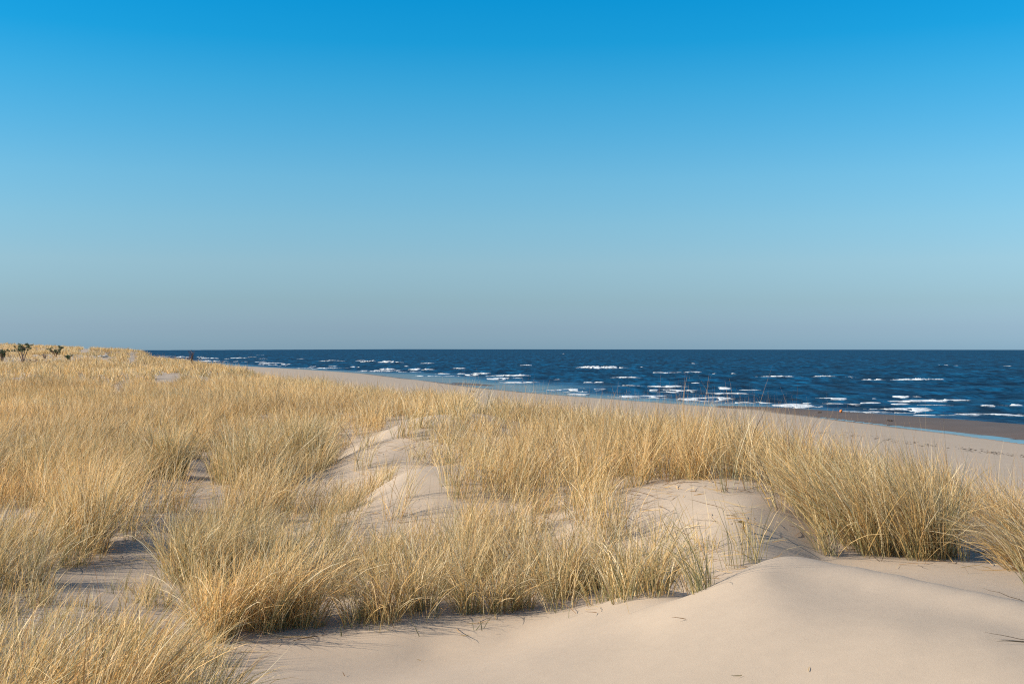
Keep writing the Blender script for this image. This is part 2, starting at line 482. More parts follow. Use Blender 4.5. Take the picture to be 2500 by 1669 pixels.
# photograph columns of both ends, row of the foot, height in photograph pixels (thin streaks are low)
BREAKERS = [
 (428,466,874,4),(440,470,879,4),(479,504,874,4),(483,540,877,5),(547,566,878,4),(560,611,876,5),(609,627,873,3),(632,655,877,3),
 (479,540,883,4),(543,557,884,3),(566,609,885,4),(621,655,885,4),(628,698,888,5),(627,662,891,4),(657,675,892,3),(685,713,891,4),(675,723,894,2),
 (732,743,877,2),(776,846,883,6),(757,775,896,2),(866,897,882,6),(900,919,882,5),(878,919,885,5),(919,988,887,7),(933,964,883,5),(1023,1064,888,5),
 (800,828,896,4),(852,879,897,4),(984,1002,896,5),(924,970,903,6),(995,1064,905,7),(900,987,906,2),(970,1060,909,3),(1101,1140,900,5),(1109,1143,913,5),
 (1149,1202,915,8),(1060,1102,913,4),(1134,1172,917,4),(1183,1298,921,6),(1268,1304,893,4),(1187,1279,925,2),
 (1404,1538,900,8),(1563,1571,897,3),(1315,1336,919,6),(1250,1296,921,6),(1397,1431,920,7),(1481,1575,926,6),(1341,1388,929,5),(1422,1480,935,6),
 (1582,1660,910,2),(1650,1715,911,4),(1738,1752,913,4),(1781,1798,912,5),(1823,1972,920,7),(1973,2052,922,9),(2052,2082,922,3),(1686,1711,935,5),
 (1579,1686,947,8),(1505,1577,944,5),(1751,1787,948,5),(1801,1863,952,6),(1560,1720,955,3),(1720,1845,960,5),(1383,1441,962,3),(1388,1433,948,3),
 (2102,2163,927,8),(2171,2334,928,10),(1998,2077,963,7),(2072,2165,972,7),(2179,2254,969,9),(2163,2373,980,7),(2431,2498,987,12),(2376,2420,974,4),
 (2240,2332,990,5),(2390,2426,994,6),(2069,2099,990,4),(2099,2152,982,5),(1958,1983,982,4),(1930,1958,973,5),(2174,2229,985,4),(2110,2285,998,3),
 (2334,2498,1008,3),(1991,2069,976,3),(2417,2500,1018,2),(1300,1420,970,2),(2000,2100,985,2),
 (390,428,872,3),(1215,1330,935,3),(1330,1480,953,2),(1480,1640,968,2),(1640,1800,975,2),(1760,1900,982,2),(1880,2010,990,2),(2040,2240,1003,2),(2230,2420,1014,2),(1010,1130,918,2),(720,860,900,2),(860,960,907,2),(1690,1700,888,2),(1372,1377,864,2),(2330,2345,893,2),(2440,2470,894,2),(2290,2300,891,2),(1030,1038,888,2),(640,646,868,1),
]

def build_breaker(i, u0, u1, v, hp):
    r = np.random.default_rng(900 + i)
    y0 = EYE * FPX / (v - CV)
    xa, xb = (u0 - CU) / FPX * y0, (u1 - CU) / FPX * y0
    Lx = xb - xa
    H = max(hp * y0 / FPX, 0.03) * (0.55 if v < 940 else 0.36)
    thin = hp <= 3
    wid = (1.1 + 1.6 * H) if not thin else 1.6 + 0.02 * y0
    nx = int(np.clip(Lx / 0.22, 10, 110)); nw = 9
    t = np.linspace(0, 1, nx)
    x = xa + t * Lx
    tilt = -0.05
    yc = y0 - (x - (xa + xb) / 2) * -tilt + 0.3 * wid * vnoise(x * .18 + i * 7, x * 0 + i, 5) + .18 * vnoise(x * .9, x * 0 + i, 6)
    env = np.clip(np.sin(np.pi * t), 0, 1)
    top = env ** .6 * (0.55 + .6 * np.abs(vnoise(x * .33 + 3.7 * i, x * 0 + i * 3.1, 8)) + 0.30 * np.abs(vnoise(x * 1.7, x * 0 + i, 9)))
    w = np.linspace(-1, 1, nw)                       # -1 = shoreward foot, +1 = seaward back
    prof = np.array([0.0, 0.30, 0.62, 0.90, 1.0, 0.85, 0.5, 0.15, -0.2])
    X = np.repeat(x[:, None], nw, 1) + r.normal(0, .05, (nx, nw))
    ww = wid * (0.15 + 0.85 * env[:, None] ** .6)
    Y = yc[:, None] + w[None] * ww * np.where(w[None] < 0, 1.0, .5) * (1 + .45 * vnoise(X * .8, w[None] * 2 + i, 12))
    base = sea_z(X, Y)
    Z = base + H * top[:, None] * prof[None] + 0.09 * min(H, .6) * r.normal(0, 1, (nx, nw)) + 0.035
    gap = vnoise(X * .9 + i * 5, Y * .7, 31) - (-.55 if not thin else -.15) - .5 * (np.abs(w)[None] < .6)
    Z = np.where(gap < -.0 - .45, base - .3, Z)
    Z[:, 0] = base[:, 0] - .12; Z[:, -1] = base[:, -1] - .3
    Z[0] = base[0] - .1; Z[-1] = base[-1] - .1
    idx = np.arange(nx * nw).reshape(nx, nw)
    q = np.stack([idx[:-1, :-1], idx[1:, :-1], idx[1:, 1:], idx[:-1, 1:]], -1).reshape(-1, 4)
    solid = env[:, None] ** .35 * np.array([.15, .45, .7, .85, .95, .85, .6, .35, .1])[None] * (.8 if thin else 1.0) * (.75 + .5 * vnoise(X * .5 + i, X * 0 + i, 77))
    fast_mesh('breaking_wave', np.stack([X, Y, Z], -1).reshape(-1, 3), q, M_FOAM, True, {'solid': solid.ravel()}, SEA)

for i, b_ in enumerate(BREAKERS):
    build_breaker(i, *b_)

# ------------------------------------------------------------------ grass
def grass_material(name='marram_grass', trans=0.40):
    m, N, L, out = material(name)
    at = N.new('ShaderNodeAttribute'); at.attribute_name = 'col'
    d = N.new('ShaderNodeBsdfPrincipled'); d.inputs['Roughness'].default_value = 0.55
    d.inputs['Specular IOR Level'].default_value = 0.3
    t = N.new('ShaderNodeBsdfTranslucent')
    L.new(at.outputs['Color'], d.inputs['Base Color']); L.new(at.outputs['Color'], t.inputs['Color'])
    mx = N.new('ShaderNodeMixShader'); mx.inputs[0].default_value = trans
    L.new(d.outputs[0], mx.inputs[1]); L.new(t.outputs[0], mx.inputs[2]); L.new(mx.outputs[0], out.inputs[0])
    return m

M_GRASS = grass_material()

STRAW = np.array([(0.78, 0.53, 0.24), (0.70, 0.45, 0.175), (0.82, 0.61, 0.32), (0.85, 0.70, 0.45), (0.52, 0.31, 0.115), (0.72, 0.49, 0.215), (0.62, 0.47, 0.27)])
BROWN = np.array([(0.27, 0.15, 0.06), (0.34, 0.19, 0.08), (0.22, 0.13, 0.07)])
GREEN = np.array([(0.17, 0.185, 0.075), (0.23, 0.225, 0.095), (0.21, 0.22, 0.13), (0.30, 0.27, 0.12), (0.11, 0.14, 0.06)])
FOOT = np.array([(0.45, 0.24, 0.075), (0.38, 0.24, 0.10), (0.30, 0.20, 0.09)])

def blades(base, phi, th0, bend, length, width, c0, c1, segs, r):
    """base (N,3) feet of the blades -> verts, [quads, tris], colours"""
    nb = len(base)
    psi = r.uniform(0, np.pi, nb)
    tw = r.normal(0, .35, nb)
    wob = r.normal(0, .07, (nb, segs))
    pos = base.copy()
    V = np.empty((nb, 2 * segs + 1, 3), np.float32); C = np.empty((nb, 2 * segs + 1, 3), np.float32)
    for i in range(segs + 1):
        t = i / segs
        th = th0 + bend * t ** 1.4
        ph = phi + tw * t
        if i < segs:
            cs, sn, ct, st = np.cos(ph), np.sin(ph), np.cos(th), np.sin(th)
            wv = np.stack([-np.cos(psi) * sn + np.sin(psi) * cs * ct, np.cos(psi) * cs + np.sin(psi) * sn * ct, -np.sin(psi) * st], -1)
            wv = wv * (width * (1 - 0.75 * t ** 1.8) * (0.7 + .3 * min(1, 4 * t)) * 0.5)[:, None]
            V[:, 2 * i] = pos - wv; V[:, 2 * i + 1] = pos + wv
            col = c0 + (c1 - c0) * min(1, t * 1.6)
            C[:, 2 * i] = col; C[:, 2 * i + 1] = col
            tm = (i + .5) / segs
            thm = th0 + bend * tm ** 1.4 + wob[:, i]; phm = phi + tw * tm
            step = (length / segs)[:, None]
            pos = pos + step * np.stack([np.cos(phm) * np.sin(thm), np.sin(phm) * np.sin(thm), np.cos(thm)], -1)
        else:
            V[:, 2 * segs] = pos; C[:, 2 * segs] = c1
    nv = 2 * segs + 1
    off = (np.arange(nb) * nv)[:, None]
    quads = np.concatenate([off + np.array([[2 * i, 2 * i + 1, 2 * i + 3, 2 * i + 2]]) for i in range(segs - 1)])
    tris = off + np.array([[2 * segs - 2, 2 * segs - 1, 2 * segs]])
    return V.reshape(-1, 3), [quads, tris], C.reshape(-1, 3)

def merge(parts):
    vs, cs, q3, q4, o = [], [], [], [], 0
    for V, F, C in parts:
        vs.append(V); cs.append(C); q4.append(F[0] + o); q3.append(F[1] + o); o += len(V)
    return np.concatenate(vs), [np.concatenate(q4), np.concatenate(q3)], np.concatenate(cs)

def tuft_blades(cx, cy, rad, nblade, h, leanx, leany, gf, r, width=0.004, segs=5, spread=0.32, stiff=1.0, stalks=0.04, only=None):
    """all arrays per tuft; returns merged blades of every tuft. gf = share of green blades"""
    cx = np.atleast_1d(cx).astype(float)
    def rep(a): return np.repeat(np.broadcast_to(np.asarray(a, float), cx.shape), nblade)
    N = int(np.sum(nblade))
    X, Y, RR, H, LX, LY, GF, W, SP = rep(cx), rep(cy), rep(rad), rep(h), rep(leanx), rep(leany), rep(gf), rep(width), rep(spread)
    ang = r.uniform(0, 2 * np.pi, N); rr = np.sqrt(r.uniform(0, 1, N)) * RR
    ox, oy = np.cos(ang) * rr, np.sin(ang) * rr
    bx, by = X + ox, Y + oy
    # direction: outward from the tuft + random + lean
    sp = SP
    dx = ox / np.maximum(RR, .02) * sp * .8 + r.normal(0, .27, N) + LX
    dy = oy / np.maximum(RR, .02) * sp * .8 + r.normal(0, .27, N) + LY
    stray = r.uniform(0, 1, N) < .14
    dx = np.where(stray, r.normal(0, .65, N), dx); dy = np.where(stray, r.normal(0, .65, N), dy)
    phi = np.arctan2(dy, dx); mag = np.hypot(dx, dy)
    th0 = np.arctan(mag * .55)
    bend = (np.clip(mag, .1, 1.1) * .55 + np.abs(r.normal(.30, .36, N))) * stiff
    bend = np.clip(bend, 0, 1.15)
    stalk = r.uniform(0, 1, N) < rep(stalks)
    ln = H * r.uniform(.55, 1.12, N) * np.where(stray, .9, 1)
    short = r.uniform(0, 1, N) < .18
    ln = np.where(short, ln * .55, ln)
    ln = np.where(stalk, H * r.uniform(1.0, 1.45, N), ln)
    th0 = np.where(stalk, th0 * .5, th0); bend = np.where(stalk, bend * .35, bend)
    w = W * r.uniform(.65, 1.3, N) * np.where(stalk, .6, 1)
    green = r.uniform(0, 1, N) < GF
    brown = (r.uniform(0, 1, N) < .07) & ~green
    c1 = STRAW[r.integers(0, len(STRAW), N)].copy()
    gi = GREEN[r.integers(0, len(GREEN), N)]
    c1[green] = gi[green] * .55 + c1[green] * .45
    c0 = np.where(green[:, None], gi, c1 * np.array([.93, .93, .85]))
    ft = r.uniform(0, 1, N) < .22
    c0[ft & ~green] = FOOT[r.integers(0, 3, N)][ft & ~green]
    two = (r.uniform(0, 1, N) < .10 + .55 * GF) & ~green            # green low down, dried at the tip
    c0[two] = gi[two] * .8 + c0[two] * .2
    bb = BROWN[r.integers(0, 3, N)]
    c1[brown] = bb[brown]; c0[brown] = bb[brown]
    c1[stalk] = c1[stalk] * np.array([.80, .70, .60])
    tone = fbm(X * .16, Y * .16, 3, 140)[:, None]; tone2 = fbm(X * .55 + 40, Y * .55, 2, 141)[:, None]
    val = r.uniform(.80, 1.12, N)[:, None] * (1 + .22 * tone + .16 * tone2)
    hue = np.clip(1 + tone * np.array([-.02, .05, .16]) - tone2 * np.array([-.03, .03, .12]), .7, 1.3)
    c0 = c0 * hue; c1 = c1 * hue
    c0 = c0 * val; c1 = c1 * val
    if only == 'green': keep = green
    elif only == 'dry': keep = ~green
    else: keep = slice(None)
    bz = ground_z(bx[keep], by[keep]) - .02
    return blades(np.stack([bx[keep], by[keep], bz], -1), phi[keep], th0[keep], bend[keep], ln[keep], w[keep], c0[keep], c1[keep], segs, r)

# bare sand, as outlines in the photograph carried onto the ground
def world_poly(pts):
    return np.array([hit(u, v) for u, v in pts])

def in_poly(px, py, poly):
    inside = np.zeros(len(px), bool)
    j = len(poly) - 1
    for i in range(len(poly)):
        xi, yi = poly[i]; xj, yj = poly[j]
        c = ((yi > py) != (yj > py)) & (px < (xj - xi) * (py - yi) / (yj - yi + 1e-12) + xi)
        inside ^= c; j = i
    return inside

# outlines (photograph pixels) of sand that no grass stands on or hides
BARE = [
 [(470,1700),(525,1615),(600,1588),(660,1572),(760,1552),(900,1532),(1000,1524),(1180,1518),(1300,1492),(1450,1482),(1600,1478),(1700,1445),(1800,1395),
  (1930,1340),(2060,1362),(2200,1366),(2330,1366),(2420,1395),(2520,1440),(2900,1490),(3500,1560),(3500,2300),(470,2300)],
 [(1440,1275),(1530,1225),(1640,1195),(1740,1190),(1850,1225),(1960,1290),(2060,1362),(1930,1362),(1800,1370),(1700,1330),(1560,1300)],
 [(830,1310),(900,1225),(955,1175),(1010,1138),(1080,1134),(1190,1150),(1225,1175),(1120,1180),(1020,1200),(940,1250),(870,1310)],
 [(600,1235),(760,1172),(830,1115),(920,1045),(1010,1018),(1075,1015),(1010,1050),(930,1095),(860,1155),(770,1205),(680,1235)],
 [(1135,1012),(1160,1000),(1240,1003),(1240,1018),(1150,1022)],
 [(795,1100),(815,1055),(880,1045),(880,1070),(840,1098)],
 [(350,1210),(430,1165),(500,1105),(520,1110),(500,1150),(560,1190),(480,1220),(400,1225)],
 [(110,1445),(180,1385),(250,1350),(330,1312),(395,1300),(400,1330),(340,1400),(260,1445)],
 [(370,1470),(430,1430),(480,1415),(475,1450),(410,1480)],
 [(-10,1145),(-10,1105),(45,1110),(40,1145)],
 [(255,962),(285,940),(320,935),(300,962)],[(370,930),(395,915),(440,914),(430,930)],[(478,935),(490,922),(520,928),(505,938)],
 [(308,884),(316,870),(336,872),(330,886)],[(240,876),(262,863),(275,868),(262,878)],[(1450,1110),(1530,1108),(1545,1130),(1480,1140)],
 [(2335,1305),(2420,1290),(2530,1345),(2530,1440),(2420,1400),(2340,1372)],
 [(190,862),(205,850),(225,850),(215,862)],
]
BAREP = [np.array(p, float) for p in BARE]

def project(x, y, z):
    return CU + x / y * FPX, CV + (EYE - z) / y * FPX

def bare(x, y, z, which=None):
    u, v = project(x, y, z)
    wj = np.clip((v - CV) / 500, .1, 1.1)            # ragged outlines
    u = u + 34 * wj * fbm(x * 1.7, y * 1.7, 3, 301); v = v + 24 * wj * fbm(x * 1.7 + 9, y * 1.7, 3, 302)
    b = np.zeros(len(x), bool)
    for k, p in enumerate(BAREP):
        if which is None or k in which: b |= in_poly(u, v, p)
    return b

# ---- the single tufts that stand out near the eye
# label, column, row of the foot, radius, blades, height, lean x, lean y, green share, spread, stiff
TUFTS = [
 ('big dense tuft of straw and olive grass leaning seaward behind the bare sand rim', 2215,1362,.40,1500,.95,-.42,.10,.30,.35,.8),
 ('thin straw tuft on the left flank of the big dense tuft, bent flat sideways', 2075,1335,.30,480,.95,-.75,.10,.28,.30,.8),
 ('sparse green-bladed tuft on the bare slope left of the smooth sand peak', 1575,1455,.20,330,.62,.10,.0,.45,.55,1.2),
 ('low tuft with a short bright green shoot beside the sparse green-bladed tuft', 1505,1462,.13,110,.40,.15,.0,.55,.5,1.0),
 ('few long blades slanting out from behind the sand rim below the slope', 1715,1440,.10,70,.60,-.45,.05,.5,.25,.8),
 ('upright thin shoots peeking over the sand rim just left of the peak', 1815,1385,.16,60,.55,-.15,.0,.6,.3,.6),
 ('loose bunch of slanting shoots standing right behind the smooth sand peak', 2010,1362,.10,80,.62,-.50,.1,.45,.25,.7),
 ('straw tuft lying flat over the sand at the right picture edge', 2590,3008.5,.24,330,.78,-1.2,.0,.22,.3,.9),
 ('bushy olive tuft at the hollow, left of the short bright green shoot', 1400,1462,.26,620,.60,.05,-.02,.35,.5,1.1),
 ('narrow tuft at the sand edge between the bushy olive tuft and the round one', 1270,1488,.10,110,.45,.0,-.05,.35,.6,1.2),
 ('round tuft with splayed blades on the sand edge below the grassy hummock', 1195,1502,.18,330,.55,.05,-.05,.35,.6,1.2),
 ('tuft with a dark brown dead skirt at the edge of the front sand', 985,1508,.20,480,.58,.0,-.05,.30,.6,1.3),
 ('wispy low tuft on the sand edge beside the brown-skirted tuft', 850,1528,.20,190,.42,.05,-.05,.32,.7,1.3),
 ('tall dark-footed tuft arching over to the right of the shaded sand', 655,1552,.25,720,.78,.38,.05,.32,.4,1.2),
 ('dense tuft left of the arching dark-footed tuft, above the long grass shadow', 545,1560,.26,560,.66,.20,.0,.30,.5,1.2),
 ('grey-green tuft in the bottom corner casting a long shadow onto the sand', 430,1790,.28,620,.46,.20,-.05,.42,.5,1.3),
 ('long straw tuft leaning over to the right at the bottom picture edge', 150,1850,.38,900,.80,.50,.10,.25,.3,.9),
 ('upright stiff tuft with an orange foot at the shaded hollow', 180,1345,.16,300,.90,.0,.0,.15,.18,.5),
 ('second upright tuft with an orange foot, nearer the middle of the shaded hollow', 222,1352,.10,150,.85,.12,.0,.15,.2,.6),
 ('broad splayed tuft between the shaded hollow and the small sand gap', 425,1425,.28,620,.68,.05,.05,.30,.6,1.2),
 ('greenish tuft right of the small sand gap, under the first sand ridge', 590,1395,.28,560,.66,.18,.0,.38,.5,1.2),
 ('dark-based green tuft at the head of the sandy hollow', 415,1168,.30,760,.85,.0,.0,.42,.35,.9),
 ('largest green-footed tuft standing left of the second sand ridge', 700,1168,.48,1500,.98,-.02,.0,.45,.35,.9),
 ('rounded tuft with green foot left of the largest green-footed tuft', 575,1182,.36,900,.85,-.05,.0,.42,.4,1.0),
]
M_DRY, M_GREEN = M_GRASS, M_GRASS
keepout = []
for i, (lab, u, v, rad, nb, h, lx, ly, gf, sp, stf) in enumerate(TUFTS):
    x, y = hit(u, v) if v < 3000 else ((u - CU) / FPX * (v - 3000), v - 3000)
    y += rad * .6
    z = float(ground_z(np.array([x]), np.array([y]))[0])
    r1 = np.random.default_rng(100 + i)
    root = empty('grass_tuft', (x, y, z))
    tag(root, lab, 'grass tuft', 'tufts of dune grass standing out near the front')
    wd = .0050 if y < 11 else .0066
    # a tuft is several bundles
    nbund = max(3, int(rad / .045))
    an = r1.uniform(0, 2 * np.pi, nbund); dd = np.sqrt(r1.uniform(0, 1, nbund)) * rad
    bxs, bys = x + np.cos(an) * dd, y + np.sin(an) * dd * .8
    for part, only in (('dry_blades', 'dry'), ('green_blades', 'green')):
        r2 = np.random.default_rng(500 + i)
        V, F, C = tuft_blades(bxs, bys, rad * .32 + .03, np.full(nbund, max(4, nb // nbund)), h, lx + .35 * np.cos(an) * dd / rad * sp,
                              ly + .35 * np.sin(an) * dd / rad * sp, gf, r2, wd, 6, sp, stf, .03, only)
        tag(fast_mesh(part, V - np.array((x, y, z), np.float32), F, M_GRASS, False, {'col': C}, root), kind='stuff')
    keepout.append((x, y, rad * .8))

# ---- the grass cover nobody could count
def lean_field(x, y):
    a = x / y
    bx = np.interp(a, [-.6, -.3, -.05, .12, .22, .4, .6], [.26, .16, .14, .05, -.28, -.42, -.45])
    far = sstep(16, 32, y)
    bx = bx * (1 - far) + (-.10) * far
    return bx + .22 * vnoise(x * .45, y * .45, 91), .10 * vnoise(x * .5, y * .5, 92) + .02

HZONES = [(*hit(200, 1540), 1.3, .55), (*hit(60, 1500), 1.0, .6), (*hit(400, 1560), .8, .6), (*hit(1250, 1400), 1.1, 1.15), (*hit(1400, 1320), 1.1, .72), (*hit(56, 892), 4.0, .6), (*hit(136, 873), 3.0, .8)]

def field(y0, y1, dens, nb, width, segs, seed, hmul=1.0):
    r = np.random.default_rng(seed)
    A0, A1 = (-.72, .82) if y1 <= 16 else (-.64, .60)
    area = (A1 - A0) * (y1 ** 2 - y0 ** 2) / 2
    n_ = int(area * dens)
    y = np.sqrt(r.uniform(y0 ** 2, y1 ** 2, n_)); x = r.uniform(A0, A1, n_) * y
    ok = (x < edge_x(y) + 1.2 + .8 * vnoise(x * .4, y * .4, 44)) & ~((y < 8) & (x > .5 * y))
    x, y = x[ok], y[ok]
    z = ground_z(x, y)
    h = .64 * hmul * (1 + .22 * vnoise(x * .5, y * .5, 51)) * r.uniform(.8, 1.15, len(x))
    h = h * (1 - .16 * sstep(13, 20, y))
    for zx, zy, zr, zm in HZONES:
        h = h * (1 + (zm - 1) * np.exp(-((x - zx) ** 2 + (y - zy) ** 2) / zr ** 2))
    ok = ~bare(x, y, z)
    # grass stays short where low sand behind it shows
    for fr in (.9, .9, .8, .6):
        h = np.where(ok & bare(x, y, z + h * fr), np.maximum(h * .76, .20), h)
    ok &= ~(bare(x, y, z + h * .5) & (r.uniform(0, 1, len(x)) < .7))
    ok &= ~((bare(x, y, z + h * .5, (2, 3, 6, 7)) | bare(x, y, z + h * .85, (2, 3, 6, 7))) & (r.uniform(0, 1, len(x)) < .88))
    ok &= ~(bare(x, y, z - .10, (0,)) & (r.uniform(0, 1, len(x)) < .55))
    ok |= (r.uniform(0, 1, len(x)) < .035) & ~bare(x, y, z, (0,)) & ~bare(x, y, z + h * .5, (0,))
    cl = fbm(x * .8, y * .8, 3, 57)
    ok &= cl > (-.30 - .5 * sstep(12, 20, y) + r.uniform(-.16, .16, len(x)))
    for kx, ky, kr in keepout:
        ok &= (x - kx) ** 2 + (y - ky) ** 2 > kr * kr
    x, y, h = x[ok], y[ok], h[ok]
    lx, ly = lean_field(x, y)
    gf = np.clip(.13 + .30 * sstep(13, 8.5, y) + .22 * vnoise(x * .35, y * .35, 77) - .12 * sstep(20, 50, y), .02, .6)
    cnt = np.maximum(3, (nb * r.uniform(.5, 1.5, len(x)))).astype(int)
    return tuft_blades(x, y, .11 + .08 * sstep(12, 30, y), cnt, h, lx, ly, gf, r, width * (.85 + .3 * (y / ((y0 + y1) / 2) - 1)), segs, .42, 1.0,
                       .03 + .04 * (vnoise(x * .2, y * .2, 15) > .2) + .04 * ((edge_x(y) - x < 2.2) & (y > 10.5) & (y < 22))), len(x)

parts = []
for args in ((4.2, 10, 18, 44, .0050, 5, 11), (10, 16, 15.5, 44, .0060, 5, 12), (16, 26, 11, 40, .0080, 4, 13), (26, 45, 6.5, 34, .0115, 3, 14),
             (45, 80, 2.8, 16, .026, 3, 15, .9), (80, 150, 1.9, 12, .036, 3, 16, .8), (150, 300, .2, 12, .07, 3, 17, .7)):
    p, k = field(*args)
    parts.append(p)
    print('field', args[:2], 'tufts', k, 'tris', 2 * len(p[1][0]) + len(p[1][1]))
V, F, C = merge(parts)
o = fast_mesh('dune_grass', V, F, M_GRASS, False, {'col': C})
tag(o, 'straw coloured marram grass covering the dunes', 'grass', None, 'stuff')

# fallen straw on the sand between and below the tufts
r = np.random.default_rng(55)
n_ = 26000
y = np.sqrt(r.uniform(5.0 ** 2, 16 ** 2, n_)); x = r.uniform(-.6, .58, n_) * y
z = ground_z(x, y)
u_, v_ = project(x, y, z)
front = np.interp(u_, [470, 525, 600, 760, 1000, 1180, 1300, 1450, 1600, 1700, 1930, 2060, 2330, 2500], [1700, 1615, 1588, 1552, 1524, 1518, 1492, 1482, 1478, 1445, 1358, 1362, 1366, 1440])
fall = np.clip((v_ - front) / 40, 0, 1)
ok = (r.uniform(0, 1, n_) < np.where(v_ < front, .30, .30 * (1 - fall) ** 3 + .012)) & (fbm(x * 1.1, y * 1.1, 2, 8) > -.15) & ~((x > .7) & (y < 8.1) & (v_ < 1500))
x, y, z = x[ok], y[ok], z[ok]; n_ = len(x)
cc = np.where(r.uniform(0, 1, n_)[:, None] < .75, STRAW[r.integers(0, 7, n_)], BROWN[r.integers(0, 3, n_)]) * .85
V, F, C = blades(np.stack([x, y, z + .006], -1), r.uniform(0, 2 * np.pi, n_), np.full(n_, 1.5) - np.abs(r.normal(0, .12, n_)), r.normal(.06, .1, n_), r.uniform(.06, .38, n_) * np.where(fall[ok] > .9, .22, 1), r.uniform(.004, .007, n_), cc, cc, 4, r)
o = fast_mesh('fallen_straw', V, F, M_GRASS, False, {'col': C})
tag(o, 'fallen dry straw scattered over the sand between the tufts', 'straw', None, 'stuff')

# ------------------------------------------------------------------ small things
def plain(name, c, rough=.8, var=.25, scale=20):
    m, N, L, out = material(name)
    geo = N.new('ShaderNodeNewGeometry')
    n1 = noise(N, L, geo.outputs['Position'], scale, 4)
    lo = tuple(v * (1 - var) for v in c); hi = tuple(min(1, v * (1 + var)) for v in c)
    r = ramp(N, [(0.3, lo), (0.7, hi)]); L.new(n1.outputs[0], r.inputs[0])
    b = N.new('ShaderNodeBsdfPrincipled'); b.inputs['Roughness'].default_value = rough
    L.new(r.outputs[0], b.inputs['Base Color'])
    bp = N.new('ShaderNodeBump'); bp.inputs['Strength'].default_value = .4; bp.inputs['Distance'].default_value = .01
    L.new(n1.outputs[0], bp.inputs['Height']); L.new(bp.outputs[0], b.inputs['Normal'])
    L.new(b.outputs[0], out.inputs[0])
    return m

M_BARK = plain('pine_bark', (0.22, 0.13, 0.09))
M_NEEDLE = plain('pine_needles', (0.085, 0.115, 0.045), .6, .4, 9)
M_TWIG = plain('bare_twigs', (0.105, 0.065, 0.06))
M_DRIFT = plain('driftwood', (0.50, 0.46, 0.40))
M_ORANGE = plain('orange_plastic', (0.62, 0.17, 0.03), .45, .12)
M_WEED = plain('dry_seaweed', (0.055, 0.040, 0.028), .8, .5, 3)
M_HUSK = plain('dry_husk', (0.55, 0.36, 0.14), .6, .3, 60)

def tube(pts, radii, sides=6):
    pts = np.asarray(pts, float); k = len(pts)
    V, Fq = [], []
    for i in range(k):
        d = pts[min(i + 1, k - 1)] - pts[max(i - 1, 0)]
        d = d / (np.linalg.norm(d) + 1e-9)
        ref = np.array([0, 0, 1.0]) if abs(d[2]) < .9 else np.array([1.0, 0, 0])
        a = np.cross(d, ref); a /= np.linalg.norm(a); b = np.cross(d, a)
        an = np.arange(sides) / sides * 2 * np.pi
        V.append(pts[i] + radii[i] * (np.cos(an)[:, None] * a + np.sin(an)[:, None] * b))
    for i in range(k - 1):
        for j in range(sides):
            Fq.append((i * sides + j, i * sides + (j + 1) % sides, (i + 1) * sides + (j + 1) % sides, (i + 1) * sides + j))
    V = np.concatenate(V)
    Fq = np.array(Fq)
    return V, Fq

def join(meshes):
    V, F, o = [], [], 0
    for v, f in meshes:
        V.append(v); F.append(np.asarray(f) + o); o += len(v)
    return np.concatenate(V), np.concatenate(F)

def needle_clump(c, size, r, n=34, up=.5):
    d = r.normal(0, 1, (n, 3)); d[:, 2] = np.abs(d[:, 2]) * .9 + up * .6
    d /= np.linalg.norm(d, axis=1)[:, None]
    ln = size * r.uniform(.6, 1.1, n)[:, None]
    side = np.cross(d, r.normal(0, 1, (n, 3))); side /= np.linalg.norm(side, axis=1)[:, None]
    w = size * .10
    b = c + r.normal(0, size * .22, (n, 3))
    V = np.stack([b - side * w, b + side * w, b + d * ln + side * w * .4, b + d * ln - side * w * .4], 1).reshape(-1, 3)
    return V, np.arange(4 * n).reshape(n, 4)

def gpos(u, v):
    x, y = hit(u, v)
    return np.array([x, y, float(ground_z(np.array([x]), np.array([y]))[0])])

def pine(u, v, height, stems, crown_h, clumps, spread, label, seed):
    """stems fan out of one foot; needle clumps sit on the upper twigs"""
    r = np.random.default_rng(seed)
    p = gpos(u, v)
    root = empty('young_pine', p)
    tag(root, label, 'pine tree', 'young pines on the far dune')
    wood, green = [], []
    for k in range(stems):
        a = r.uniform(0, 2 * np.pi); out = spread * r.uniform(.4, 1)
        hh = height * r.uniform(.75, 1)
        q = [np.array([0, 0, -.1])]
        for t in (.3, .6, .85, 1.0):
            q.append(np.array([math.cos(a) * out * t + r.normal(0, .03), math.sin(a) * out * t * .8, hh * t ** .85]))
        wood.append(tube(q, [.035, .03, .024, .017, .010]))
        for c in range(clumps):
            t = r.uniform(1 - crown_h, 1.02)
            at_ = np.array([np.interp(t, (0, .3, .6, .85, 1.02), [z_[i] for z_ in q]) for i in range(3)])
            tip = at_ + np.array([r.normal(0, .16), r.normal(0, .16), r.uniform(.02, .16)]) * (.5 + height * .5)
            wood.append(tube([at_, (at_ + tip) / 2 + np.array([0, 0, -.02]), tip], [.012, .010, .006], 4))
            green.append(needle_clump(tip, .10 + .04 * height, r, 26))
    V, F = join(wood); fast_mesh('trunk', V, F, M_BARK, True, None, root)
    V, F = join(green); fast_mesh('crown', V, F, M_NEEDLE, False, None, root)

pine(6, 884, .95, 5, .8, 8, .55, 'dense dark green young pine cut by the left picture edge', 1)
pine(56, 889, 1.30, 5, .34, 7, .62, 'two-headed young pine with bare reddish lower stems on the far dune', 2)
pine(136, 873, .80, 6, .8, 6, .70, 'low bushy young pine under the far dune crest, right of the two-headed pine', 3)
pine(168, 886, .48, 3, .7, 6, .26, 'smallest dark green pine seedling low in the grass', 4)

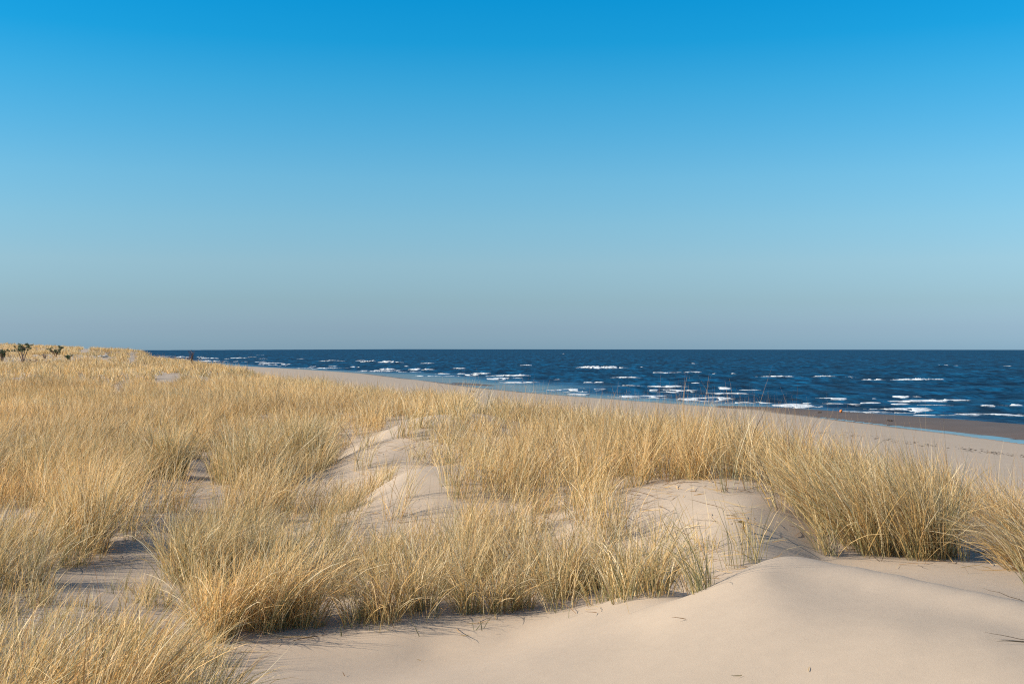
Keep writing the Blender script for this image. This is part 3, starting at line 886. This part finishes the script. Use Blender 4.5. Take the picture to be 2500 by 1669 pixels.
def bare_shrub(u, v, height, stems, spread, label, seed, name='bare_shrub', mat=None):
    r = np.random.default_rng(seed)
    p = gpos(u, v)
    out_, tw = [], []
    for k in range(stems):
        a = r.uniform(0, 2 * np.pi); o_ = spread * r.uniform(.1, 1); hh = height * r.uniform(.6, 1)
        q = [np.array([r.normal(0, .04), r.normal(0, .04), -.08])]
        for t in (.35, .7, 1.0):
            q.append(np.array([math.cos(a) * o_ * t + r.normal(0, .03), math.sin(a) * o_ * t, hh * t]))
        out_.append(tube(q, [.022, .018, .013, .006], 5))
        for c in range(4):
            t = r.uniform(.35, .95)
            at_ = np.array([np.interp(t, (0, .35, .7, 1.0), [z_[i] for z_ in q]) for i in range(3)])
            tip = at_ + np.array([r.normal(0, .14), r.normal(0, .14), r.uniform(.08, .28)]) * height
            tw.append(tube([at_, (at_ + tip) / 2 + r.normal(0, .02, 3), tip], [.011, .009, .005], 4))
    root = empty(name, p)
    tag(root, label, 'shrub', 'leafless shrubs on the dunes')
    V, F = join(out_); fast_mesh('stem', V, F, mat or M_TWIG, True, None, root)
    V, F = join(tw); tag(fast_mesh('twigs', V, F, mat or M_TWIG, True, None, root), kind='stuff')

bare_shrub(467, 894, 1.05, 10, .30, 'upright leafless purple-brown shrub standing against the surf', 11)
bare_shrub(80, 888, .38, 9, .8, 'low spreading brown shrub at the foot of the two-headed pine', 12)
bare_shrub(110, 878, .40, 9, .9, 'wide brown leafless scrub between the two low pines', 14)
bare_shrub(264, 869, .34, 8, .35, 'small dark leafless shrub beside the pale driftwood log', 13)

def log(u, v, length, rad, ang, label, seed, branches=2):
    r = np.random.default_rng(seed)
    p = gpos(u, v)
    d = np.array([math.cos(ang), math.sin(ang), .05])
    t = np.linspace(-.5, .5, 7)
    q = [d * length * k + np.array([0, 0, rad * .7 + r.normal(0, rad * .2)]) + r.normal(0, rad * .25, 3) * np.array([1, 1, 0]) for k in t]
    root = empty('driftwood', p)
    tag(root, label, 'driftwood', 'driftwood lying on the sand')
    V, F = tube(q, rad * np.array([.55, .95, 1.0, .9, .85, .7, .35]), 7)
    fast_mesh('stem', V, F, M_DRIFT if branches < 3 else M_TWIG, True, None, root)
    for k in range(branches):
        i = 2 + k % 4
        tip = q[i] + np.array([r.normal(0, .3), r.normal(0, .3), r.uniform(.25, .5)]) * length * .5
        V, F = tube([q[i], (q[i] + tip) / 2 + r.normal(0, .03, 3), tip], [rad * .5, rad * .35, rad * .15], 5)
        fast_mesh('branch', V, F, M_DRIFT if branches < 3 else M_TWIG, True, None, root)

log(251, 875, .85, .11, .15, 'pale bleached driftwood log lying in a sandy gap of the far dune', 21, 1)
log(597, 904, 2.2, .09, -.1, 'dark forked driftwood branch lying on the beach beyond the grass', 22, 3)

# orange float on the wet sand
p = gpos(2053, 1006)
an = np.linspace(0, 2 * np.pi, 13)[:-1]
prof_ = [(0, -.13), (.07, -.12), (.12, -.06), (.135, -.015), (.115, 0), (.135, .015), (.12, .06), (.07, .12), (.03, .125), (.03, .17), (0, .175)]
V = np.concatenate([np.stack([pr * np.cos(an), pr * np.sin(an), np.full(12, pz)], -1) for pr, pz in prof_])
F = np.array([(i * 12 + j, i * 12 + (j + 1) % 12, (i + 1) * 12 + (j + 1) % 12, (i + 1) * 12 + j) for i in range(len(prof_) - 1) for j in range(12)])
o = fast_mesh('orange_float', V, F, M_ORANGE, True)
o.location = p + np.array([0, 0, .12]); o.rotation_euler = (.3, .5, 0)
tag(o, 'small orange plastic float lying on the dark wet sand bar', 'float')

# heaps of weed on the bar
def weed_heap(u, v, w, label, seed):
    r = np.random.default_rng(seed)
    p = gpos(u, v)
    ms = []
    for k in range(14):
        a = r.uniform(0, 2 * np.pi); c = np.array([r.normal(0, w * .4), r.normal(0, w * .25), .02])
        q = [c, c + np.array([math.cos(a), math.sin(a), r.uniform(.1, .5)]) * w * .25, c + np.array([math.cos(a), math.sin(a), 0]) * w * .5]
        ms.append(tube(q, [.02 + .03 * w, .03 + .04 * w, .01], 5))
    V, F = join(ms)
    o = fast_mesh('seaweed_heap', V, F, M_WEED, True)
    o.location = p
    tag(o, label, 'seaweed', 'dark heaps of weed on the sand bar')

weed_heap(2002, 1007, .32, 'dark heap of seaweed left of the orange float on the wet sand', 31)
weed_heap(2176, 1027, .36, 'dark heap of seaweed in the middle of the wet sand bar', 32)
weed_heap(1155, 957, .6, 'brown heap of seaweed on the beach below the shallow pool', 33)

# wrack line: flecks of weed along the last high water
r = np.random.default_rng(41)
fl = []
LINE = [(1990, 1047), (2040, 1052), (2150, 1062), (2250, 1078), (2330, 1086), (2420, 1096), (2510, 1108)]
LINE2 = [(1040, 932), (1100, 940), (1200, 955), (1300, 968), (1420, 982), (1480, 990)]
for line, nfl, sv in ((LINE, 230, 4.0), (LINE2, 90, 4.0)):
    lu = np.array(line, float)
    for k in range(nfl):
        u = r.uniform(lu[0, 0], lu[-1, 0]); v = np.interp(u, lu[:, 0], lu[:, 1]) + r.normal(0, sv) * (.4 + .6 * r.uniform())
        if vnoise(np.array([u * .05]), np.array([line[0][0] * 1.0]), 3)[0] < r.uniform(-.9, .3): continue
        x, y = (u - CU) / FPX, 0
        Yd = 4.7 * FPX / (v - CV)
        x, y = x * Yd, Yd
        z = float(ground_z(np.array([x]), np.array([y]))[0])
        Yd = (EYE - z) * FPX / (v - CV); x, y = (u - CU) / FPX * Yd, Yd
        z = float(ground_z(np.array([x]), np.array([y]))[0])
        a = r.uniform(0, np.pi); ln = r.uniform(.04, .15); w = r.uniform(.015, .04)
        c = np.array([x, y, z + .015]); d = np.array([math.cos(a) * ln, math.sin(a) * ln, 0]); e = np.array([-math.sin(a) * w, math.cos(a) * w, 0])
        h_ = np.array([0, 0, r.uniform(.01, .03)])
        V = np.array([c - d, c - e, c + e, c + d, c + h_])
        fl.append((V, np.array([(0, 1, 4), (1, 3, 4), (3, 2, 4), (2, 0, 4)])))
V, F = join(fl)
o = fast_mesh('seaweed_wrack', V, F, M_WEED, False)
tag(o, 'thin dark wrack line of weed flecks along the beach', 'seaweed', None, 'stuff')

# single sprouts on the bare sand: column, row, list of (direction in the picture plane, tilt, length), colour
OL = np.array((0.10, 0.11, 0.05)); ST = np.array((0.62, 0.46, 0.22)); DK = np.array((0.12, 0.085, 0.05))
SPROUTS = [
 ('three short dark upright blades on the sand below the wispy tuft', 832, 1556, [(0, .05, .11), (0, .15, .09), (3.1, .1, .08)], OL),
 ('V-shaped pair of green blades on the open sand, the larger V', 1030, 1552, [(0, .12, .13), (3.1, .40, .16)], OL),
 ('tiny V of dark blades on the open sand, the smaller V', 1183, 1536, [(0, .5, .12), (3.1, .2, .09)], OL),
 ('tiny crossed pair of blades left of the smaller V', 1158, 1538, [(0, .6, .09), (3.1, .1, .09)], OL),
 ('single short upright dark blade on the sand below the bushy olive tuft', 1389, 1508, [(0, .02, .12)], OL),
 ('pale stalk slanting into the sand below the sparse green-bladed tuft', 1533, 1500, [(3.0, .22, .45)], ST),
 ('zigzag of dark broken blades just behind the smooth sand peak', 2152, 1373, [(3.1, .85, .22), (0, .9, .2), (3.0, .3, .13), (0, .3, .16)], DK),
 ('single dark blade leaning on the sand right of the big dense tuft', 2363, 1397, [(3.1, .55, .14)], DK),
 ('long thin blade bending down to the sand near the right picture edge', 2510, 1468, [(3.1, 1.25, .30)], DK),
 ('pair of thin dark blades reaching in from the right picture edge', 2520, 1568, [(3.1, 1.40, .20), (3.1, 1.5, .16)], DK),
 ('flat pale stem lying on the sand below the round tuft', 1140, 1527, [(0.1, 1.5, .20)], ST),
 ('short straw stem lying alone on the smooth front sand', 1128, 1556, [(0.1, 1.52, .07)], ST),
]
for i, (lab, u, v, bl, col) in enumerate(SPROUTS):
    r = np.random.default_rng(700 + i)
    p = gpos(u, v)
    nb = len(bl)
    b0 = np.stack([r.normal(0, .012, nb), r.normal(0, .012, nb), np.full(nb, -.012 if bl[0][1] < 1.3 else .006)], -1)
    V, F, C = blades(b0, np.array([q[0] for q in bl]) + r.normal(0, .15, nb), np.array([q[1] for q in bl]), np.array([.12 if q[1] < 1.2 else .05 for q in bl]), np.array([q[2] for q in bl]),
                     np.full(nb, .006), np.tile(col, (nb, 1)), np.tile(col * 1.1, (nb, 1)), 5, r)
    o = fast_mesh('grass_sprout', V, F, M_GRASS, False, {'col': C})
    o.location = p
    tag(o, lab, 'grass sprout', 'single sprouts and stems on the bare sand')

# curled dry husk hanging on the slope
p = gpos(1800, 1300)
t = np.linspace(0, 1, 12)
cl_ = np.stack([.11 * t + .02 * np.sin(5 * t), .02 * t, .12 - .13 * t ** 1.6 + .02 * np.sin(3 * t)], -1)
wd = .016 * np.sin(np.pi * np.clip(t * .95 + .05, 0, 1)) ** .7 + .002
V = np.concatenate([cl_ + np.stack([wd * .5, -wd * .8, wd], -1), cl_ + np.array([0, .010, -.004]), cl_ - np.stack([wd * .5, -wd * .3, wd], -1)])
F = np.array([(k * 12 + i, k * 12 + i + 1, (k + 1) * 12 + i + 1, (k + 1) * 12 + i) for k in range(2) for i in range(11)])
o = fast_mesh('dry_husk', V * .75, F, M_HUSK, True)
o.location = p + np.array([0, -.02, .0])
tag(o, 'curled brown dry leaf husk caught on the bare sand slope', 'husk')
